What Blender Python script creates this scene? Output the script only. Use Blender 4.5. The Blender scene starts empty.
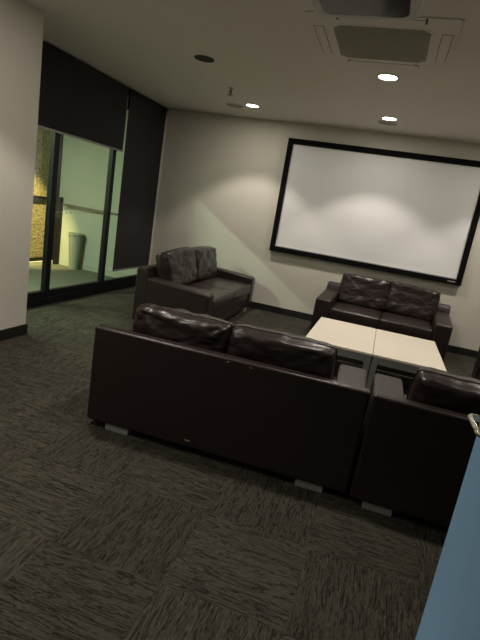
import bpy, bmesh, math, random
from mathutils import Vector, Matrix, noise
random.seed(7)
C = bpy.context.scene
COL = C.collection
PI = math.pi

# ------------------------------------------------------------ camera
cam_d = bpy.data.cameras.new('camera'); cam = bpy.data.objects.new('camera', cam_d); COL.objects.link(cam)
Rv = Vector((0.93976, 0.30215, 0.15986)); Uv = Vector((-0.21855, 0.17148, 0.96064)); Fv = Vector((-0.26284, 0.93771, -0.22719))
M = Matrix((Rv, Uv, -Fv)).transposed().to_4x4(); M.translation = Vector((0, 0, 1.4508))
cam.matrix_world = M
cam_d.sensor_fit = 'VERTICAL'; cam_d.sensor_height = 24.0
cam_d.lens = 478.2 / 640 * 24.0
cam_d.clip_start = 0.02; cam_d.clip_end = 60
C.camera = cam

# ------------------------------------------------------------ world and exposure
w = bpy.data.worlds.new('night'); C.world = w; w.use_nodes = True
w.node_tree.nodes['Background'].inputs[0].default_value = (0.05, 0.06, 0.05, 1)
w.node_tree.nodes['Background'].inputs[1].default_value = 0.12
vs = C.view_settings
vs.view_transform = 'Standard'; vs.look = 'None'; vs.gamma = 1; vs.use_curve_mapping = False
vs.exposure = 0.0

H = 2.7          # ceiling
YB = 6.942       # back wall
XL = -3.626      # window line
XR = 3.3
YF = -1.6

# ------------------------------------------------------------ light settings
DOWN_POWER = 66.0       # lit ceiling downlights
SPILL_POWER = 6.0
DOWN_COL = (1.0, 0.90, 0.80)
# (x, y, strength factor)  0 = unlit fitting
DOWNLIGHTS = [(-2.02, 6.14, 1.0), (-0.335, 4.50, 1.0), (-0.335, 6.06, 1.0), (1.32, 6.06, 1.0), (1.32, 4.50, 0.6),
              (-1.975, 4.404, 0), (-2.0, 2.80, 1.0), (-0.335, 2.80, 0.8), (1.32, 2.80, 0.5),
              (-2.0, 1.15, 1.15), (-0.335, 1.15, 0), (-2.0, -0.50, 0.6)]  # both lit ones in this row are unseen, added as fill light
BALCONY_LAMP = (-4.72, 3.85, 2.58); BALCONY_POWER = 130.0
WARM_POWER = 950.0

# ------------------------------------------------------------ materials
def nt(name):
    m = bpy.data.materials.new(name); m.use_nodes = True
    t = m.node_tree; b = t.nodes['Principled BSDF']
    return m, t, b
def N(t, kind, **kw):
    n = t.nodes.new(kind)
    for k, v in kw.items(): setattr(n, k, v)
    return n
def mix_rgb(t, fac, a, b):
    n = N(t, 'ShaderNodeMix', data_type='RGBA')
    if hasattr(fac, 'links'): t.links.new(fac, n.inputs[0])
    else: n.inputs[0].default_value = fac
    for s, v in ((6, a), (7, b)):
        if hasattr(v, 'links'): t.links.new(v, n.inputs[s])
        else: n.inputs[s].default_value = (*v, 1)
    return n.outputs[2]
def plain(name, col, rough=0.6, metal=0.0, var=0.06, scale=8, bump=0.02, bscale=60, spec=0.5):
    m, t, b = nt(name)
    tc = N(t, 'ShaderNodeTexCoord')
    n1 = N(t, 'ShaderNodeTexNoise'); n1.inputs['Scale'].default_value = scale; n1.inputs['Detail'].default_value = 4
    t.links.new(tc.outputs['Object'], n1.inputs['Vector'])
    a = tuple(c * (1 - var) for c in col); bb = tuple(min(1, c * (1 + var)) for c in col)
    t.links.new(mix_rgb(t, n1.outputs['Fac'], a, bb), b.inputs['Base Color'])
    b.inputs['Roughness'].default_value = rough; b.inputs['Metallic'].default_value = metal
    b.inputs['Specular IOR Level'].default_value = spec
    if bump:
        n2 = N(t, 'ShaderNodeTexNoise'); n2.inputs['Scale'].default_value = bscale; n2.inputs['Detail'].default_value = 3
        t.links.new(tc.outputs['Object'], n2.inputs['Vector'])
        bp = N(t, 'ShaderNodeBump'); bp.inputs['Strength'].default_value = bump * 10; bp.inputs['Distance'].default_value = 0.002
        t.links.new(n2.outputs['Fac'], bp.inputs['Height']); t.links.new(bp.outputs['Normal'], b.inputs['Normal'])
    return m
def leather(name, col, rough=0.38, crease=.2, cscale=14):
    m, t, b = nt(name)
    tc = N(t, 'ShaderNodeTexCoord')
    n1 = N(t, 'ShaderNodeTexNoise'); n1.inputs['Scale'].default_value = 5; n1.inputs['Detail'].default_value = 5
    t.links.new(tc.outputs['Object'], n1.inputs['Vector'])
    t.links.new(mix_rgb(t, n1.outputs['Fac'], tuple(c * .8 for c in col), tuple(c * 1.2 for c in col)), b.inputs['Base Color'])
    mr = N(t, 'ShaderNodeMapRange'); mr.inputs['To Min'].default_value = rough - .03; mr.inputs['To Max'].default_value = rough + .05
    t.links.new(n1.outputs['Fac'], mr.inputs['Value']); t.links.new(mr.outputs[0], b.inputs['Roughness'])
    vo = N(t, 'ShaderNodeTexVoronoi'); vo.inputs['Scale'].default_value = 220
    t.links.new(tc.outputs['Object'], vo.inputs['Vector'])
    n2 = N(t, 'ShaderNodeTexNoise'); n2.inputs['Scale'].default_value = cscale; n2.inputs['Detail'].default_value = 5; n2.inputs['Distortion'].default_value = .8
    t.links.new(tc.outputs['Object'], n2.inputs['Vector'])
    b1 = N(t, 'ShaderNodeBump'); b1.inputs['Strength'].default_value = .15; b1.inputs['Distance'].default_value = .0006
    b2 = N(t, 'ShaderNodeBump'); b2.inputs['Strength'].default_value = crease; b2.inputs['Distance'].default_value = .008
    t.links.new(vo.outputs['Distance'], b1.inputs['Height']); t.links.new(n2.outputs['Fac'], b2.inputs['Height'])
    t.links.new(b2.outputs['Normal'], b1.inputs['Normal']); t.links.new(b1.outputs['Normal'], b.inputs['Normal'])
    b.inputs['Specular IOR Level'].default_value = .38
    return m

def carpet_mat():
    m, t, b = nt('carpet_tile_wool')
    tc = N(t, 'ShaderNodeTexCoord')
    mp = N(t, 'ShaderNodeMapping'); mp.inputs['Location'].default_value = (0.04 + 5.0, -1.975 + 10.0, 0)
    mp.inputs['Rotation'].default_value = (0, 0, math.radians(-0.6))
    t.links.new(tc.outputs['Object'], mp.inputs['Vector'])
    sep = N(t, 'ShaderNodeSeparateXYZ'); t.links.new(mp.outputs[0], sep.inputs[0])
    def math_(op, a, b_=None):
        n = N(t, 'ShaderNodeMath', operation=op)
        for i, v in enumerate((a, b_)):
            if v is None: continue
            if hasattr(v, 'links'): t.links.new(v, n.inputs[i])
            else: n.inputs[i].default_value = v
        return n.outputs[0]
    ux = math_('DIVIDE', sep.outputs[0], .5); uy = math_('DIVIDE', sep.outputs[1], .5)
    fx = math_('FLOOR', ux); fy = math_('FLOOR', uy)
    par = math_('MODULO', math_('ADD', math_('ADD', fx, fy), 40.0), 2.0)      # checkerboard of quarter-turned tiles
    # vector along / across the pile
    comb_a = N(t, 'ShaderNodeCombineXYZ'); comb_b = N(t, 'ShaderNodeCombineXYZ')
    tid = math_('ADD', math_('MULTIPLY', fx, 3.7), math_('MULTIPLY', fy, 7.3))
    t.links.new(sep.outputs[0], comb_a.inputs[0]); t.links.new(sep.outputs[1], comb_a.inputs[1]); t.links.new(tid, comb_a.inputs[2])
    t.links.new(sep.outputs[1], comb_b.inputs[0]); t.links.new(sep.outputs[0], comb_b.inputs[1]); t.links.new(tid, comb_b.inputs[2])
    mv = N(t, 'ShaderNodeMix', data_type='VECTOR')
    t.links.new(par, mv.inputs[0]); t.links.new(comb_a.outputs[0], mv.inputs[4]); t.links.new(comb_b.outputs[0], mv.inputs[5])
    vec = mv.outputs[1]                                                     # x runs along the streaks
    # slightly wavy streaks
    m2 = N(t, 'ShaderNodeMapping'); m2.inputs['Scale'].default_value = (5.5, 62, 1); t.links.new(vec, m2.inputs['Vector'])
    s1 = N(t, 'ShaderNodeTexNoise'); s1.inputs['Scale'].default_value = 1; s1.inputs['Detail'].default_value = 3; s1.inputs['Roughness'].default_value = .5
    s1.inputs['Distortion'].default_value = 1.1
    t.links.new(m2.outputs[0], s1.inputs['Vector'])
    # crinkled dark furrows where the noise crosses its middle value
    rd = math_('ABSOLUTE', math_('SUBTRACT', s1.outputs['Fac'], .47))
    furrow = N(t, 'ShaderNodeMapRange', interpolation_type='SMOOTHSTEP'); furrow.inputs['From Min'].default_value = .004; furrow.inputs['From Max'].default_value = .055
    t.links.new(rd, furrow.inputs['Value'])
    m3 = N(t, 'ShaderNodeMapping'); m3.inputs['Scale'].default_value = (40, 230, 1); t.links.new(vec, m3.inputs['Vector'])
    s2 = N(t, 'ShaderNodeTexNoise'); s2.inputs['Scale'].default_value = 1; s2.inputs['Detail'].default_value = 2
    t.links.new(m3.outputs[0], s2.inputs['Vector'])
    r1 = N(t, 'ShaderNodeValToRGB'); e = r1.color_ramp.elements
    e[0].position = .0; e[0].color = (.017, .015, .011, 1); e[1].position = 1.0; e[1].color = (.055, .051, .038, 1)
    e2 = r1.color_ramp.elements.new(.45); e2.color = (.035, .0325, .024, 1)
    t.links.new(furrow.outputs[0], r1.inputs['Fac'])
    r2 = N(t, 'ShaderNodeMapRange'); r2.inputs['From Min'].default_value = .3; r2.inputs['From Max'].default_value = .7
    r2.inputs['To Min'].default_value = .6; r2.inputs['To Max'].default_value = 1.35
    t.links.new(s2.outputs['Fac'], r2.inputs['Value'])
    wn = N(t, 'ShaderNodeTexWhiteNoise', noise_dimensions='1D'); t.links.new(tid, wn.inputs['W'])
    r3 = N(t, 'ShaderNodeMapRange'); r3.inputs['To Min'].default_value = .88; r3.inputs['To Max'].default_value = 1.12
    t.links.new(wn.outputs['Value'], r3.inputs['Value'])
    mul = math_('MULTIPLY', r2.outputs[0], r3.outputs[0])
    vm = N(t, 'ShaderNodeVectorMath', operation='SCALE'); t.links.new(r1.outputs[0], vm.inputs[0]); t.links.new(mul, vm.inputs['Scale'])
    t.links.new(vm.outputs[0], b.inputs['Base Color'])
    b.inputs['Roughness'].default_value = .95; b.inputs['Specular IOR Level'].default_value = .15
    bp = N(t, 'ShaderNodeBump'); bp.inputs['Strength'].default_value = .6; bp.inputs['Distance'].default_value = .004
    t.links.new(furrow.outputs[0], bp.inputs['Height']); t.links.new(bp.outputs['Normal'], b.inputs['Normal'])
    return m

def glass_mat():
    m, t, b = nt('window_glass'); t.nodes.remove(b)
    out = [n for n in t.nodes if n.type == 'OUTPUT_MATERIAL'][0]
    tr = N(t, 'ShaderNodeBsdfTransparent'); tr.inputs[0].default_value = (.90, .96, .90, 1)
    gl = N(t, 'ShaderNodeBsdfGlossy'); gl.inputs['Roughness'].default_value = .01
    fr = N(t, 'ShaderNodeFresnel'); fr.inputs['IOR'].default_value = 1.45
    mx = N(t, 'ShaderNodeMixShader')
    ge = N(t, 'ShaderNodeNewGeometry'); io = N(t, 'ShaderNodeMath', operation='MULTIPLY_ADD')
    t.links.new(ge.outputs['Backfacing'], io.inputs[0]); io.inputs[1].default_value = 1/1.45 - 1.45; io.inputs[2].default_value = 1.45
    t.links.new(io.outputs[0], fr.inputs['IOR'])
    t.links.new(fr.outputs[0], mx.inputs[0]); t.links.new(tr.outputs[0], mx.inputs[1]); t.links.new(gl.outputs[0], mx.inputs[2])
    t.links.new(mx.outputs[0], out.inputs[0])
    return m
def emit_mat(name, col, s):
    m, t, b = nt(name)
    b.inputs['Base Color'].default_value = (*col, 1)
    b.inputs['Emission Color'].default_value = (*col, 1); b.inputs['Emission Strength'].default_value = s
    return m
def gold_mat():
    m, t, b = nt('rough_amber_wall')
    tc = N(t, 'ShaderNodeTexCoord')
    v = N(t, 'ShaderNodeTexVoronoi'); v.inputs['Scale'].default_value = 34
    n = N(t, 'ShaderNodeTexNoise'); n.inputs['Scale'].default_value = 26; n.inputs['Detail'].default_value = 6
    t.links.new(tc.outputs['Object'], v.inputs['Vector']); t.links.new(tc.outputs['Object'], n.inputs['Vector'])
    r = N(t, 'ShaderNodeValToRGB'); e = r.color_ramp.elements
    e[0].position = .38; e[0].color = (.09, .07, .035, 1); e[1].position = .62; e[1].color = (.40, .32, .17, 1)
    t.links.new(n.outputs['Fac'], r.inputs['Fac'])
    t.links.new(mix_rgb(t, v.outputs['Distance'], (.45, .37, .21), r.outputs[0]), b.inputs['Base Color'])
    b.inputs['Roughness'].default_value = .7
    bp = N(t, 'ShaderNodeBump'); bp.inputs['Strength'].default_value = .8; bp.inputs['Distance'].default_value = .02
    t.links.new(n.outputs['Fac'], bp.inputs['Height']); t.links.new(bp.outputs['Normal'], b.inputs['Normal'])
    return m

MT = dict(
    wall=plain('wall_paint', (.64, .62, .54), .75, var=.02, scale=2, bump=.01, bscale=180, spec=.3),
    ceil=plain('ceiling_paint', (.78, .735, .68), .9, var=.02, scale=1.5, bump=.008, bscale=200, spec=.2),
    carpet=carpet_mat(),
    black=plain('black_powder_coat', (.006, .006, .008), .5, var=.1, spec=.25),
    skirting=plain('black_skirting', (.010, .010, .010), .5),
    blind=plain('charcoal_blind_fabric', (.034, .033, .033), .9, var=.05, scale=40, bump=.03, bscale=400, spec=.15),
    alu=plain('blind_aluminium', (.30, .30, .28), .4, metal=.6),
    leather=leather('dark_brown_leather', (.023, .0155, .0145), .33),
    leather2=leather('cushion_leather', (.023, .0155, .0145), .30, .2, 17),
    foot=plain('brushed_foot_metal', (.33, .33, .31), .45, metal=.25),
    scratch=plain('bare_hide', (.42, .34, .26), .8),
    wood=plain('pale_birch_laminate', (.57, .53, .43), .45, var=.05, scale=6, bump=.004),
    tsteel=plain('grey_table_steel', (.16, .17, .165), .45, metal=.2),
    screen=plain('screen_fabric', (.78, .79, .79), .8, var=.01, bump=0, spec=.15),
    bezel=plain('black_velvet_frame', (.004, .004, .004), .8, spec=.1),
    lip=plain('screen_edge_lip', (.35, .35, .35), .5),
    badge=plain('pale_badge', (.42, .42, .42), .4),
    white=plain('white_plastic', (.72, .70, .64), .5, var=.02, bump=0),
    dwhite=plain('fitting_white', (.45, .43, .40), .55, var=.02, bump=0),
    grille=plain('grey_filter_grille', (.34, .32, .26), .8),
    dark=plain('dark_recess', (.010, .010, .010), .7),
    lens=plain('dark_projector_glass', (.045, .045, .06), .12, bump=0),
    glass=glass_mat(),
    dot=plain('frosted_dot', (.55, .6, .52), .8, bump=0),
    chrome=plain('chrome', (.72, .69, .62), .18, metal=1.0, bump=0),
    blue=plain('blue_door_paint', (.34, .64, .99), .5, var=.01, scale=2, bump=.004),
    outwall=plain('balcony_render', (.37, .40, .34), .85, var=.03, scale=3),
    outfloor=plain('balcony_concrete', (.11, .115, .09), .85, var=.12, scale=5),
    rail=plain('balcony_rail', (.14, .12, .10), .5),
    planter=plain('planter_resin', (.26, .29, .235), .85),
    curb=plain('pale_kerb', (.60, .58, .48), .8),
    gold=gold_mat(),
    lamp=emit_mat('downlight_glow', (1.0, .93, .86), 14.0),
    tube=emit_mat('balcony_tube_glow', (.80, 1.0, .62), 6.0),
    steel=plain('sprinkler_steel', (.10, .10, .09), .4, metal=.5),
)

# ------------------------------------------------------------ mesh helpers
def link(name, bm, mat, parent=None, smooth=False, bevel=0, seg=3):
    me = bpy.data.meshes.new(name); bm.to_mesh(me); bm.free()
    for m_ in (mat if isinstance(mat, (list, tuple)) else [mat]): me.materials.append(m_)
    if smooth:
        for p in me.polygons: p.use_smooth = True
    o = bpy.data.objects.new(name, me); COL.objects.link(o)
    if parent: o.parent = parent
    if bevel:
        b = o.modifiers.new('bevel', 'BEVEL'); b.width = bevel; b.segments = seg; b.limit_method = 'ANGLE'; b.angle_limit = math.radians(40)
        for p in me.polygons: p.use_smooth = True
        wn = o.modifiers.new('wn', 'WEIGHTED_NORMAL'); wn.keep_sharp = False
    return o
def box(bm, x0, x1, y0, y1, z0, z1, mi=0):
    v = [bm.verts.new(p) for p in ((x0,y0,z0),(x1,y0,z0),(x1,y1,z0),(x0,y1,z0),(x0,y0,z1),(x1,y0,z1),(x1,y1,z1),(x0,y1,z1))]
    for f in ((3,2,1,0),(4,5,6,7),(0,1,5,4),(1,2,6,5),(2,3,7,6),(3,0,4,7)):
        fa = bm.faces.new([v[i] for i in f]); fa.material_index = mi
    return v
def B(*a):
    bm = bmesh.new(); box(bm, *a); return bm
def Bs(*lst):
    bm = bmesh.new()
    for a in lst: box(bm, *a)
    return bm
def cyl(bm, c, r0, r1, z0, z1, n=40, cap=True):
    a = [bm.verts.new((c[0]+r0*math.cos(2*PI*i/n), c[1]+r0*math.sin(2*PI*i/n), z0)) for i in range(n)]
    b = [bm.verts.new((c[0]+r1*math.cos(2*PI*i/n), c[1]+r1*math.sin(2*PI*i/n), z1)) for i in range(n)]
    for i in range(n):
        j = (i+1) % n; bm.faces.new((a[i], a[j], b[j], b[i]))
    if cap: bm.faces.new(b); bm.faces.new(a[::-1])
    return a, b
def ring(bm, c, ri, ro, z0, z1, n=48):
    vs_ = []
    for r, z in ((ri, z0), (ro, z0), (ro, z1), (ri, z1)):
        vs_.append([bm.verts.new((c[0]+r*math.cos(2*PI*i/n), c[1]+r*math.sin(2*PI*i/n), z)) for i in range(n)])
    for k in range(4):
        for i in range(n):
            j = (i+1) % n
            bm.faces.new((vs_[k][i], vs_[k][j], vs_[(k+1)%4][j], vs_[(k+1)%4][i]))
    bmesh.ops.recalc_face_normals(bm, faces=bm.faces)
def prism_x(bm, prof, x0, x1):
    """profile of (y,z) extruded along x"""
    a = [bm.verts.new((x0, y, z)) for y, z in prof]; b = [bm.verts.new((x1, y, z)) for y, z in prof]
    n = len(prof)
    bm.faces.new(a); bm.faces.new(b[::-1])
    for i in range(n):
        j = (i+1) % n; bm.faces.new((a[j], a[i], b[i], b[j]))
    bmesh.ops.recalc_face_normals(bm, faces=bm.faces)
def prism_z(bm, prof, z0, z1):
    a = [bm.verts.new((x, y, z0)) for x, y in prof]; b = [bm.verts.new((x, y, z1)) for x, y in prof]
    n = len(prof)
    bm.faces.new(a[::-1]); bm.faces.new(b)
    for i in range(n):
        j = (i+1) % n; bm.faces.new((a[i], a[j], b[j], b[i]))
    bmesh.ops.recalc_face_normals(bm, faces=bm.faces)
def rrect(x0, x1, y0, y1, r, n=6):
    out = []
    for cx, cy, a0 in ((x1-r, y1-r, 0), (x0+r, y1-r, PI/2), (x0+r, y0+r, PI), (x1-r, y0+r, 3*PI/2)):
        for i in range(n+1):
            a = a0 + PI/2*i/n; out.append((cx+r*math.cos(a), cy+r*math.sin(a)))
    return out
def tube(bm, pts, r, n=10, closed=False):
    pts = [Vector(p) for p in pts]; L = len(pts); rings = []
    for i, p in enumerate(pts):
        if closed: d = pts[(i+1) % L] - pts[i-1]
        else: d = pts[min(i+1, L-1)] - pts[max(i-1, 0)]
        d.normalize()
        ref = Vector((0, 0, 1)) if abs(d.z) < .9 else Vector((0, 1, 0))
        u = d.cross(ref).normalized(); v = d.cross(u)
        rings.append([bm.verts.new(p + (u*math.cos(2*PI*k/n) + v*math.sin(2*PI*k/n))*r) for k in range(n)])
    for i in range(L if closed else L-1):
        a, b = rings[i], rings[(i+1) % L]
        for k in range(n): bm.faces.new((a[k], a[(k+1) % n], b[(k+1) % n], b[k]))
    if not closed: bm.faces.new(rings[0]); bm.faces.new(rings[-1][::-1])
    bmesh.ops.recalc_face_normals(bm, faces=bm.faces)
def thing(name, label, cat, loc=(0,0,0), rz=0, group=None):
    o = bpy.data.objects.new(name, None); COL.objects.link(o); o.empty_display_size = .1
    o.location = loc; o.rotation_euler = (0, 0, rz); tag(o, label, cat, group); return o
def tag(o, label, cat, group=None):
    o['label'] = label; o['category'] = cat
    if group: o['group'] = group
    return o
def struct(name, bm, mat, parent=None, **k):
    o = link(name, bm, mat, parent, **k)
    if not parent: o['kind'] = 'structure'
    return o
def dup(root, loc, rz, label, group):
    r = root.copy(); COL.objects.link(r); r.location = loc; r.rotation_euler = (0, 0, rz)
    r['label'] = label; r['group'] = group
    for ch in list(root.children):
        c = ch.copy(); COL.objects.link(c); c.parent = r
        for g in ch.children:
            d = g.copy(); COL.objects.link(d); d.parent = c
    return r

# ------------------------------------------------------------ setting
struct('floor', B(XL-.08, XR, YF, YB, -.1, 0), MT['carpet'])
def ceiling_mesh():
    """ceiling slab with round holes cut for the downlights"""
    bm = bmesh.new(); box(bm, -5.6, XR, YF, YB+.2, H, H+.25); return bm
ceil = struct('ceiling', ceiling_mesh(), MT['ceil'])
struct('wall_back', B(XL-.06, XR, YB, YB+.15, 0, H), MT['wall'])
struct('wall_right', B(XR, XR+.12, YF, YB, 0, H), MT['wall'])
struct('wall_front', B(XL, XR, YF-.12, YF, 0, H), MT['wall'])
struct('wall_left', B(-3.75, -3.013, YF, 3.536, 0, H), MT['wall'])
def skirt(name, *a): return struct(name, B(*a), MT['skirting'], bevel=.003)
skirt('baseboard_back', XL+.06, XR, YB-.014, YB, 0, .098)
skirt('baseboard_left', -3.013, -2.999, YF, 3.536, 0, .098)
skirt('baseboard_pillar', -3.55, -2.999, 3.536, 3.55, 0, .098)
skirt('baseboard_right', XR-.014, XR, YF, YB, 0, .098)

# glazed wall onto the balcony
win = struct('window_1', Bs((XL-.08, XL+.01, 3.55, YB, 0, .085), (XL-.06, XL, 3.55, YB, .085, .165),
                            (XL-.08, XL+.0, 3.55, YB, 2.45, H)), MT['black'], bevel=.004)
for a in ((3.55, 3.62), (4.53, 4.61), (5.655, 5.73), (6.86, YB)):
    link('mullion', B(XL-.06, XL+.002, a[0], a[1], .1, 2.5), MT['black'], win, bevel=.004)
for a in ((3.62, 4.53), (4.61, 5.655), (5.73, 6.86)):
    link('pane', B(XL-.040, XL-.034, a[0], a[1], .16, 2.46), MT['glass'], win)
bm = bmesh.new()
for i in range(11):
    y = 4.70 + i*.078
    c = (y, 1.06); n = 14
    vv = [bm.verts.new((XL-.0325, c[0]+.010*math.cos(2*PI*k/n), c[1]+.010*math.sin(2*PI*k/n))) for k in range(n)]
    bm.faces.new(vv)
sd = link('safety_dots', bm, MT['dot'], win)
sd['label'] = 'row of small frosted dots'

# roller blinds
def blind(label, y0, y1, z0):
    t = thing('roller_blind', label, 'blind', (XL+.045, (y0+y1)/2, z0), 0, 'charcoal roller blinds')
    hw = (y1-y0)/2
    link('fabric', B(-.002, .002, -hw, hw, .02, H-.05-z0), MT['blind'], t)
    bm = bmesh.new(); tube(bm, [(-.01, -hw, H-.045-z0), (-.01, hw, H-.045-z0)], .03, 20)
    link('roller', bm, MT['blind'], t, smooth=True)
    link('bottom_rail', B(-.008, .008, -hw, hw, 0, .022), MT['alu'], t, bevel=.003)
    return t
blind('charcoal roller blind pulled a third of the way down over the tall panes', 3.56, 5.79, 1.895)
rb = blind('long charcoal roller blind reaching almost to the floor beside the screen wall', 5.845, YB-.062, .30)
bm = bmesh.new()
struct('trim_1', B(XL+.012, XL+.04, 5.795, 5.815, 1.9, 2.60), MT['alu'])
struct('trim_5', B(XL+.012, XL+.062, YB-.055, YB-.035, .17, 2.60), MT['white'])
ch = link('pull_chain', (lambda b: (tube(b, [(0.012, .566, .05), (0.012, .566, 2.3)], .0035, 6), b)[1])(bmesh.new()), MT['white'], rb)
ch['label'] = 'pale bead chain along the wall edge'

# ------------------------------------------------------------ balcony beyond the glass
struct('floor_balcony', B(-5.6, XL-.08, 3.0, 7.05, -.1, -.005), MT['outfloor'])
struct('wall_balcony', B(-5.50, XL-.06, 7.00, 7.15, -.005, H), MT['outwall'])
struct('trim_2', B(-4.46, XL-.08, 6.93, 7.0, -.005, H), MT['outwall'])
struct('wall_balcony_near', B(-5.6, XL-.08, 2.9, 3.0, -.1, H), MT['outwall'])
wa = struct('wall_amber', B(-5.60, -5.50, 3.0, 7.0, .10, H), MT['gold'])
wf = struct('window_2', Bs((-5.50, -5.44, 3.0, 7.0, .055, .105), (-5.50, -5.45, 3.0, 7.0, 1.075, 1.105), (-5.50, -5.44, 6.90, 7.0, .1, H)), MT['black'])
struct('trim_3', B(-5.50, -5.40, 3.0, 7.0, -.005, .055), MT['curb'])
bp_ = link('balustrade', B(-5.42, -5.345, 6.90, 6.995, -.005, 1.13), MT['black'], None, bevel=.006)
bp_.name = 'balustrade_post'
tag(bp_, 'short black post standing at the far end of the pale balcony wall', 'post')
t = thing('handrail', 'thin dark handrail fixed along the pale green balcony wall', 'handrail', (-4.6, 6.95, 1.0))
bm = bmesh.new(); tube(bm, [(-.70, -.03, .02), (.93, -.03, .02)], .016, 12); link('rail', bm, MT['rail'], t, smooth=True)
for x in (-.6, .0, .8):
    bm = bmesh.new(); tube(bm, [(x, -.03, .01), (x, .0, -.02), (x, .05 if x < .1 else -.02, -.02)], .007, 8); link('bracket', bm, MT['rail'], t)
bm = bmesh.new()
prof = [(0.075, 0), (.115, .56), (.125, .57), (.125, .60), (.105, .60), (.10, .52)]
n = 28; rings = []
for r, z in prof:
    rings.append([bm.verts.new((r*math.cos(2*PI*i/n), r*math.sin(2*PI*i/n), z)) for i in range(n)])
for a, b in zip(rings, rings[1:]):
    for i in range(n): bm.faces.new((a[i], a[(i+1) % n], b[(i+1) % n], b[i]))
bm.faces.new(rings[0][::-1]); bm.faces.new(rings[-1])
pl = link('planter', bm, MT['planter'], None, smooth=False, bevel=0)
pl.location = (-4.95, 6.86, -.005)
tag(pl, 'tall tapered planter against the pale balcony wall', 'planter')
# balcony light fitting (outside the frame, lights the pale wall and falls through the glass)
t = thing('ceiling_batten', 'long fluorescent batten light under the balcony ceiling', 'light', (BALCONY_LAMP[0], BALCONY_LAMP[1], H))
link('housing', B(-.04, .04, -.53, .53, -.05, 0), MT['white'], t, bevel=.006)
link('diffuser', B(-.03, .03, -.51, .51, -.062, -.05), MT['tube'], t)
def light(name, kind, loc, power, col, **kw):
    d = bpy.data.lights.new(name, kind); d.energy = power; d.color = col
    rot = kw.pop('rot', None); parent = kw.pop('parent', None)
    for k, v in kw.items(): setattr(d, k, v)
    o = bpy.data.objects.new(name, d); COL.objects.link(o); o.location = loc
    if rot: o.rotation_euler = rot
    if parent: o.parent = parent
    return o
light('batten_light', 'AREA', (0, 0, -.07), BALCONY_POWER, (.90, 1.0, .80), parent=t, shape='RECTANGLE', size=.05, size_y=1.0)
# unseen warm spot, added to brighten the lower part of the amber wall
t = thing('added_spot', 'small warm fill spot added under the balcony ceiling, above the frame', 'light', (-4.75, 5.3, H))
bm = bmesh.new(); cyl(bm, (0, 0), .045, .045, -.02, 0, 24); cyl(bm, (0, 0), .012, .012, -.06, -.02, 12); link('mount', bm, MT['black'], t)
aim = (Vector((-5.5, 6.50, .62)) - Vector((-4.75, 5.3, H-.12))).normalized()
bm = bmesh.new(); tube(bm, [Vector((0, 0, -.12)) - aim*.06, Vector((0, 0, -.12)) + aim*.04], .035, 20); link('shade', bm, MT['black'], t)
ww = light('added_spot_beam', 'SPOT', Vector((0, 0, -.12)) + aim*.05, WARM_POWER, (1.0, .74, .30), parent=t, spot_size=math.radians(34), spot_blend=.7, shadow_soft_size=.03)
ww.rotation_euler = aim.to_track_quat('-Z', 'Y').to_euler()

# ------------------------------------------------------------ downlights
def lit_label(x, y):
    return {(-2.02, 6.14): 'small glowing round downlight nearest the corner with the long blind',
            (-0.335, 4.50): 'glowing round downlight between the air conditioner and the screen wall',
            (-0.335, 6.06): 'glowing round downlight closest above the screen',
            (1.32, 6.06): 'glowing downlight above the right end of the screen, out past the frame',
            (1.32, 4.50): 'glowing downlight right of the air conditioner, out past the frame',
            (-1.975, 4.404): 'dark unlit round downlight in the ceiling left of the sprinkler',
            (-2.0, 2.80): 'glowing downlight near the white pillar, above the frame',
            (-0.335, 2.80): 'glowing downlight beside the projector, above the frame',
            (-2.0, 1.15): 'added fill downlight behind the left edge of the frame',
            (-0.335, 1.15): 'dark unlit downlight overhead just in front of the camera',
            (-2.0, -0.50): 'added fill downlight behind the camera on its left',

            (1.32, 2.80): 'glowing downlight above the blue door side of the room'}[(x, y)]
for (x, y, s) in DOWNLIGHTS:
    t = thing('downlight', lit_label(x, y), 'downlight', (x, y, H), 0, 'recessed ceiling downlights')
    bm = bmesh.new(); ring(bm, (0, 0), .078, .092, -.006, 0); link('trim_ring', bm, MT['dwhite'] if s else MT['dark'], t, smooth=False)
    bm = bmesh.new(); cyl(bm, (0, 0), .079, .079, -.004, -.001); link('lens' if s else 'dark_recess', bm, MT['lamp'] if s else MT['dark'], t)
    if s:
        light('downlight_beam', 'SPOT', (0, 0, -.02), DOWN_POWER*s, DOWN_COL, parent=t, spot_size=math.radians(100), spot_blend=.32, shadow_soft_size=.06)
        light('downlight_spill', 'AREA', (0, 0, -.02), SPILL_POWER*s, DOWN_COL, parent=t, shape='DISK', size=.15)
# flush grey speaker discs beside two of the lights
for (x, y, lab) in ((-2.29, 6.25, 'faint grey flush ceiling disc left of the corner downlight'),
                    (-0.355, 6.31, 'faint grey flush ceiling disc behind the downlight nearest the screen')):
    t = thing('ceiling_disc', lab, 'ceiling disc', (x, y, H), 0, 'flush ceiling discs')
    bm = bmesh.new(); ring(bm, (0, 0), .115, .13, -.006, 0); link('rim', bm, MT['ceil'], t)
    bm = bmesh.new(); cyl(bm, (0, 0), .116, .116, -.004, -.001); link('face', bm, MT['grille'], t)
# sprinkler
t = thing('sprinkler', 'small steel fire sprinkler head hanging from the ceiling', 'sprinkler', (-2.047, 5.377, H))
bm = bmesh.new(); cyl(bm, (0, 0), .022, .030, -.008, 0, 24); link('escutcheon', bm, MT['dwhite'], t)
bm = bmesh.new(); cyl(bm, (0, 0), .009, .009, -.05, -.008, 12)
tube(bm, [(-.013, 0, -.03), (-.016, 0, -.05), (0, 0, -.068)], .0035, 6); tube(bm, [(.013, 0, -.03), (.016, 0, -.05), (0, 0, -.068)], .0035, 6)
link('body', bm, MT['steel'], t)
bm = bmesh.new(); cyl(bm, (0, 0), .028, .028, -.074, -.070, 20); link('deflector', bm, MT['steel'], t)

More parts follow.
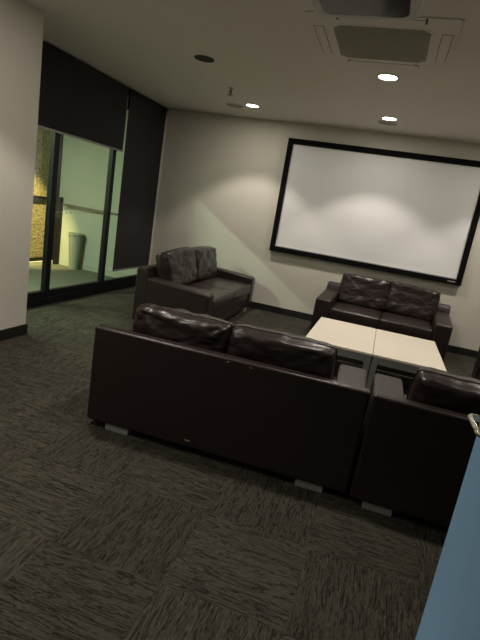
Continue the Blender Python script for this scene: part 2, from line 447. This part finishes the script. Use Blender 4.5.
# ------------------------------------------------------------ air conditioner cassette
ax, ay = -.365, 3.745
t = thing('air_conditioner', 'square ceiling cassette air conditioner with a recessed grey grille', 'air conditioner', (ax, ay, H), math.radians(0.5))
t.scale = (1, 1, .4)
bm = bmesh.new(); prism_z(bm, rrect(-.475, .475, -.475, .475, .03), -.022, 0)
link('panel', bm, MT['ceil'], t, bevel=.004)
bm = bmesh.new()
c = .06; g = .332; gy = .328
octo = [(-g+c, -gy), (g-c, -gy), (g, -gy+c), (g, gy-c), (g-c, gy), (-g+c, gy), (-g, gy-c), (-g, -gy+c)]
prism_z(bm, octo, -.028, -.020); gr = link('grille_frame', bm, MT['ceil'], t, bevel=.003)
g2 = .312; gy2 = .306; c2 = .05
octo = [(-g2+c2, -gy2), (g2-c2, -gy2), (g2, -gy2+c2), (g2, gy2-c2), (g2-c2, gy2), (-g2+c2, gy2), (-g2, gy2-c2), (-g2, -gy2+c2)]
bm = bmesh.new(); prism_z(bm, octo, -.030, -.026)
for i in range(24):
    y = -gy2+.016 + i*.0250
    wd = g2-.012 if abs(y) < gy2-c2 else g2-c2
    box(bm, -wd, wd, y-.004, y+.004, -.034, -.0298)
link('grille', bm, MT['grille'], t)
def vane(x0, x1, y0, y1):
    f = link('vane_slot', Bs((x0, x1, y0, y1, -.0235, -.0215)), MT['dark'], t)
    return link('vane', B(x0+.004, x1-.004, y0+.005, y1-.003, -.027, -.0232), MT['ceil'], t, bevel=.002)
vane(-.445, -.375, -.27, .25); vane(.375, .445, -.25, .27)
vane(-.27, .27, -.445, -.375); vane(-.27, .27, .375, .445)
for x in (-.25, .25):
    bm = bmesh.new(); cyl(bm, (x, .368), .010, .010, -.026, -.021, 14); link('screw_cap', bm, MT['dark'], t)
for x in (-.27, .27):
    link('clip', B(x-.006, x+.006, -.47, -.395, -.0285, -.021), MT['dark'], t)

# ------------------------------------------------------------ projector
t = thing('projector', 'white rounded projector with dark underside hung from the ceiling', 'projector', (-.318, 2.235, H), math.radians(0))
bm = bmesh.new(); cyl(bm, (0, 0), .07, .07, -.012, 0, 32); cyl(bm, (0, 0), .02, .02, -.27, -.012, 20); link('ceiling_mount', bm, MT['white'], t)
bm = bmesh.new(); prism_z(bm, rrect(-.245, .225, -.155, .180, .07, 8), -.355, -.25); link('body', bm, MT['white'], t, bevel=.018, seg=4)
bm = bmesh.new(); prism_z(bm, rrect(-.195, .180, -.135, .128, .045, 8), -.358, -.352); link('underside', bm, MT['lens'], t, bevel=.003)
bm = bmesh.new(); tube(bm, [(.10, .17, -.305), (.10, .195, -.305)], .035, 24); link('lens', bm, MT['dark'], t)
for x, y in ((-.14, -.09), (.14, -.09)):
    bm = bmesh.new(); cyl(bm, (x, y), .012, .014, -.370, -.359, 16); link('foot', bm, MT['dark'], t)

# ------------------------------------------------------------ projection screen
bx0, bx1, bz0, bz1 = -1.664, .982, .912, 2.485
bxc = (bx0+bx1)/2
t = thing('projection_screen', 'large wall mounted projection screen in a black frame', 'screen', (bxc, YB, bz0))
W = (bx1-bx0)/2; Hh = bz1-bz0; fr = .072
link('screen_surface', B(-W+fr-.01, W-fr+.01, -.045, -.035, fr-.01, Hh-fr+.01), MT['screen'], t)
bm = bmesh.new()
outer = [(-W, 0), (W, 0), (W, Hh), (-W, Hh)]; inner = [(-W+fr, fr), (W-fr, fr), (W-fr, Hh-fr), (-W+fr, Hh-fr)]
def fr_ring(bm, o, i, y0, y1):
    L = [[bm.verts.new((x, y, z)) for x, z in p] for p, y in ((o, y0), (o, y1), (i, y1), (i, y0))]
    for k in range(4):
        for j in range(4):
            q = (j+1) % 4; bm.faces.new((L[k][j], L[k][q], L[(k+1) % 4][q], L[(k+1) % 4][j]))
    bmesh.ops.recalc_face_normals(bm, faces=bm.faces)
fr_ring(bm, outer, inner, -.01, -.075)
link('frame', bm, MT['bezel'], t, bevel=.006)
link('lower_lip', B(-W+fr, W-fr, -.060, -.044, fr-.002, fr+.014), MT['lip'], t, bevel=.003)
bm = bmesh.new()
xs = W-.175
for i, wd in enumerate((.012, .009, .011, .008, .012, .010)):        # tiny raised letters, unreadable in the photo
    box(bm, xs, xs+wd, -.0775, -.0745, .032, .047); xs += wd+.006
bd = link('badge', bm, MT['badge'], t); bd['label'] = 'tiny pale maker badge'
for x in (-W+.3, W-.3):
    link('wall_bracket', B(x-.03, x+.03, -.035, 0, Hh-.2, Hh-.1), MT['dark'], t)

# ------------------------------------------------------------ soft furnishings
def pillow_mesh(w, h, th, seed, puff=.30, wr=1.0, sag=0.0):
    """stuffed leather cushion: x width, z height, y thickness, pinched along the edge seam and creased"""
    nx, nz = 44, 34
    bm = bmesh.new(); grid = {}
    for side in (-1, 1):
        for i in range(nx+1):
            for j in range(nz+1):
                u = -1 + 2*i/nx; v = -1 + 2*j/nz
                if side == 1 and (i in (0, nx) or j in (0, nz)):
                    grid[(side, i, j)] = grid[(-1, i, j)]; continue
                # squarish outline with rounded corners
                k = 1 - .035*(u*u*v*v)**1.0 * 1.4
                x = u*w/2*k; z = v*h/2*k
                e = max(0, (1-abs(u)**9))*max(0, (1-abs(v)**9))
                y = side*th/2*(e**puff)
                # creases: radiate from the corners and along the seams
                rad = math.hypot(1-abs(u), 1-abs(v))
                ang = math.atan2(1-abs(v)+1e-4, 1-abs(u)+1e-4)
                cr = math.sin(ang*9 + noise.noise(Vector((seed, u*1.3, v*1.3)))*3)*math.exp(-rad*2.6)
                nb = noise.noise(Vector((u*2.2+seed*3.1, v*2.2, side*2.0+seed)))
                nf = noise.noise(Vector((u*5.5+seed, v*9.0-seed, side*4.0)))
                y += side*(cr*.011 + nb*.014 + nf*.006)*wr*min(1, e*3)
                z -= sag*(u*u)*(v > 0)*v*.5 + (1-abs(u))*0
                z += .006*wr*noise.noise(Vector((u*4+seed, seed, side)))*(abs(v) > .9)
                grid[(side, i, j)] = bm.verts.new((x, y, z))
    for side in (-1, 1):
        for i in range(nx):
            for j in range(nz):
                q = [grid[(side, i, j)], grid[(side, i+1, j)], grid[(side, i+1, j+1)], grid[(side, i, j+1)]]
                if side == 1: q = q[::-1]
                bm.faces.new(q)
    bmesh.ops.recalc_face_normals(bm, faces=bm.faces)
    seam = []
    for i in range(nx+1): seam.append(grid[(-1, i, 0)].co.copy())
    for j in range(1, nz+1): seam.append(grid[(-1, nx, j)].co.copy())
    for i in range(nx-1, -1, -1): seam.append(grid[(-1, i, nz)].co.copy())
    for j in range(nz-1, 0, -1): seam.append(grid[(-1, 0, j)].co.copy())
    return bm, seam
def seat_mesh(w, d, h, seed):
    """box cushion with rounded edges and a slightly crowned top"""
    n = 22; bm = bmesh.new(); g = {}
    def sq(u, r): return math.copysign(min(abs(u), 1), u)
    for k in range(9):
        for i in range(n+1):
            for j in range(n+1):
                if k not in (0, 8) and not (i in (0, n) or j in (0, n)): continue
                u = -1+2*i/n; v = -1+2*j/n; s = -1+2*k/8
                x = u*w/2; y = v*d/2; z = s*h/2
                if s > 0: z += .016*(1-u**4)*(1-v**4)*s + .004*noise.noise(Vector((u*3+seed, v*3, 1)))*s
                bul = .008*(1-s*s)
                if i in (0, n): x += math.copysign(bul*.4, u)
                if j in (0, n): y += math.copysign(bul, v)
                g[(i, j, k)] = bm.verts.new((x, y, z))
    for k in (0, 8):
        for i in range(n):
            for j in range(n):
                q = [g[(i, j, k)], g[(i+1, j, k)], g[(i+1, j+1, k)], g[(i, j+1, k)]]
                bm.faces.new(q if k else q[::-1])
    per = [(i, 0) for i in range(n)]+[(n, j) for j in range(n)]+[(i, n) for i in range(n, 0, -1)]+[(0, j) for j in range(n, 0, -1)]
    for k in range(8):
        for a in range(len(per)):
            p, q = per[a], per[(a+1) % len(per)]
            bm.faces.new((g[(*p, k)], g[(*q, k)], g[(*q, k+1)], g[(*p, k+1)]))
    bmesh.ops.recalc_face_normals(bm, faces=bm.faces)
    return bm

def make_sofa(label, loc, rz, w, d, arm, seed, tilt=(12, 12), yaw=(0, 0), top=.815, arm_w=.19, foot_x=.13, cx=0.0, cw=0.0, wr=1.0, back=.640):
    t = thing('leather_sofa', label, 'sofa', loc, rz, 'dark brown leather sofas')
    hw = w/2
    bm = bmesh.new(); prism_x(bm, [(0, .042), (0, back), (.070, back), (.15, back-.10), (.15, .042)], -hw, hw)
    link('back_frame', bm, MT['leather'], t, bevel=.016, seg=4)
    for s in (-1, 1):
        x0, x1 = sorted((s*hw, s*(hw-arm_w)))
        prof = [(.13, .055), (d, .055), (d, arm-.035), (d-.012, arm-.014), (d-.04, arm), (d*.55, arm+.022), (.13, arm+.045)]
        bm = bmesh.new(); prism_x(bm, prof, x0, x1)
        link('arm', bm, MT['leather'], t, bevel=.028, seg=4)
    link('base', B(-hw+arm_w-.002, hw-arm_w+.002, .10, d-.025, .055, .265), MT['leather'], t, bevel=.012)
    sw = (w-2*arm_w)/2
    for k, s in enumerate((-1, 1)):
        bm = seat_mesh(sw-.006, d-.175, .15, seed+k)
        o = link('seat_cushion', bm, MT['leather2'], t, bevel=.022, seg=3); o.location = (s*sw/2, .165+(d-.175)/2, .335)
        ch_ = top-.40
        bm, seam = pillow_mesh(sw-.004+.012*k+cw, ch_, .20, seed*1.7+k*5.3, wr=wr if k == 0 else 1.0)
        o = link('back_cushion', bm, MT['leather2'], t, smooth=True)
        o.location = (s*sw/2 + cx, .225, .40+ch_/2)
        o.rotation_euler = (math.radians(tilt[k]*.9), math.radians(yaw[k]), 0)
        pb = bmesh.new(); tube(pb, seam, .0045, 6, closed=True)
        link('piping', pb, MT['leather2'], o, smooth=True)
    for x0 in (-hw+foot_x, hw-.13-.155):
        for y0 in (.012, d-.075):
            link('foot', B(x0, x0+.155, y0, y0+.05, 0, .052), MT['foot'], t, bevel=.003)
    return t
# long sofa in the middle, back to the camera
c, s_ = math.cos(.0408), math.sin(.0408)
S1 = make_sofa('dark brown leather sofa with its whole back to the camera, nearest of all',
               (-1.526+.790*c, 2.3825+.790*s_, 0), .0408, 1.612, .88, .515, 3, tilt=(5, 5), cx=-.026, cw=.014, top=.785, wr=1.5)
for x, z, a, l in ((-.135, .088, -.05, .045), (.03, .618, .3, .018), (.165, .616, -.2, .016)):
    bm = bmesh.new()
    pts = [(-l/2, 0), (-l*.2, .0035), (l*.3, .003), (l/2, -.001), (l*.1, -.004), (-l*.35, -.003)]
    for rr in (0,):
        vv = [bm.verts.new((px_*math.cos(a)-pz*math.sin(a), -.0008, px_*math.sin(a)+pz*math.cos(a))) for px_, pz in pts]
        wv = [bm.verts.new((v.co.x, .002, v.co.z)) for v in vv]
        bm.faces.new(vv); bm.faces.new(wv[::-1])
        for i in range(6): bm.faces.new((vv[i], vv[(i+1) % 6], wv[(i+1) % 6], wv[i]))
    o = link('scuff', bm, MT['scratch'], S1)
    o.location = (x, 0, z); o['label'] = 'small pale scuff in the leather'
S2 = make_sofa('dark brown leather sofa seen from behind beside the blue door, cut by the frame',
               (.083+.8, 2.425, 0), 0.0, 1.6, .88, .515, 8, tilt=(9, 8), foot_x=.075, yaw=(1.5, -1), cx=-.012, top=.775)
S3 = make_sofa('two seat dark brown leather sofa under the projection screen',
               (.098, 6.877, 0), PI-.031, 1.645, .882, .51, 5, tilt=(13, 11), yaw=(-3.0, 1.0), top=.82, arm_w=.2, cw=.035, cx=-.015)
cc, ss = math.cos(.035), math.sin(.035)
S4 = make_sofa('wide dark brown leather sofa standing sideways before the long blind',
               (-2.567-1.04*ss, 4.678+1.04*cc, 0), -PI/2+.035, 2.08, .87, .50, 11, tilt=(12, 17), yaw=(-1, 3), top=.85)
S5 = make_sofa('sofa at the right edge of the frame, only a dark brown sliver in view',
               (1.117+.88, 4.7, 0), PI/2, 1.6, .88, .545, 14)

# ------------------------------------------------------------ tables
def make_table(label, loc, rz, w, d):
    t = thing('coffee_table', label, 'table', loc, rz, 'pale topped coffee tables')
    link('tabletop', B(-w/2, w/2, -d/2, d/2, .398, .420), MT['wood'], t, bevel=.003)
    f = .05; i = .004
    x0, x1, y0, y1 = -w/2+i, w/2-i, -d/2+i, d/2-i
    link('apron', Bs((x0+f, x1-f, y0, y0+f, .335, .398), (x0+f, x1-f, y1-f, y1, .335, .398), (x0, x0+f, y0+f, y1-f, .335, .398), (x1-f, x1, y0+f, y1-f, .335, .398)), MT['tsteel'], t, bevel=.003)
    for a in (x0, x1-f):
        for b in (y0, y1-f): link('leg', B(a, a+f, b, b+f, .0, .398), MT['tsteel'], t, bevel=.003)
    link('foot_rail', Bs((x0+f, x1-f, y0, y0+f, .0, .05), (x0+f, x1-f, y1-f, y1, .0, .05), (x0, x0+f, y0+f, y1-f, 0, .05), (x1-f, x1, y0+f, y1-f, 0, .05)), MT['tsteel'], t, bevel=.003)
    return t
tw = 1.2104; td = 1.1395; ux = Vector((math.cos(.0082), math.sin(.0082), 0)); uy = Vector((-ux.y, ux.x, 0))
T0 = Vector((-.5479, 4.1377, 0))
p = T0 + ux*(tw*.25) + uy*(td/2)
ta = make_table('pale birch topped low table with grey frame, left one of the pushed together pair', p, .0082, tw/2-.003, td)
p2 = T0 + ux*(tw*.75) + uy*(td/2)
dup(ta, p2, .0082, 'pale birch topped low table with grey frame, right one of the pushed together pair', 'pale topped coffee tables')

# ------------------------------------------------------------ blue door, standing open into the room
dx = .300
dr = struct('door_1', B(dx, dx+.042, .33, 1.232, .008, 2.08), MT['blue'], bevel=.002)
hd = link('door_handle', (lambda b: (tube(b, [(dx, 1.105, 1.088), (dx-.043, 1.105, 1.09), (dx-.051, 1.1035, 1.09), (dx-.055, 1.097, 1.09), (dx-.055, 1.075, 1.09), (dx-.055, 1.03, 1.091), (dx-.055, 1.006, 1.092), (dx-.051, .999, 1.092), (dx-.043, .996, 1.092), (dx-.012, .996, 1.092)], 0.0066, 12), b)[1])(bmesh.new()), MT['chrome'], dr, smooth=True)
link('backplate', B(dx-.004, dx+.001, 1.06, 1.222, 1.022, 1.20), MT['foot'], dr, bevel=.0015)
for z in (.25, 1.05, 1.85):
    bm = bmesh.new(); cyl(bm, (dx+.02, .325), .008, .008, z-.05, z+.05, 14); link('hinge', bm, MT['alu'], dr)
struct('trim_4', B(dx-.01, dx+.06, .24, .318, 0, H), MT['dwhite'], bevel=.003)
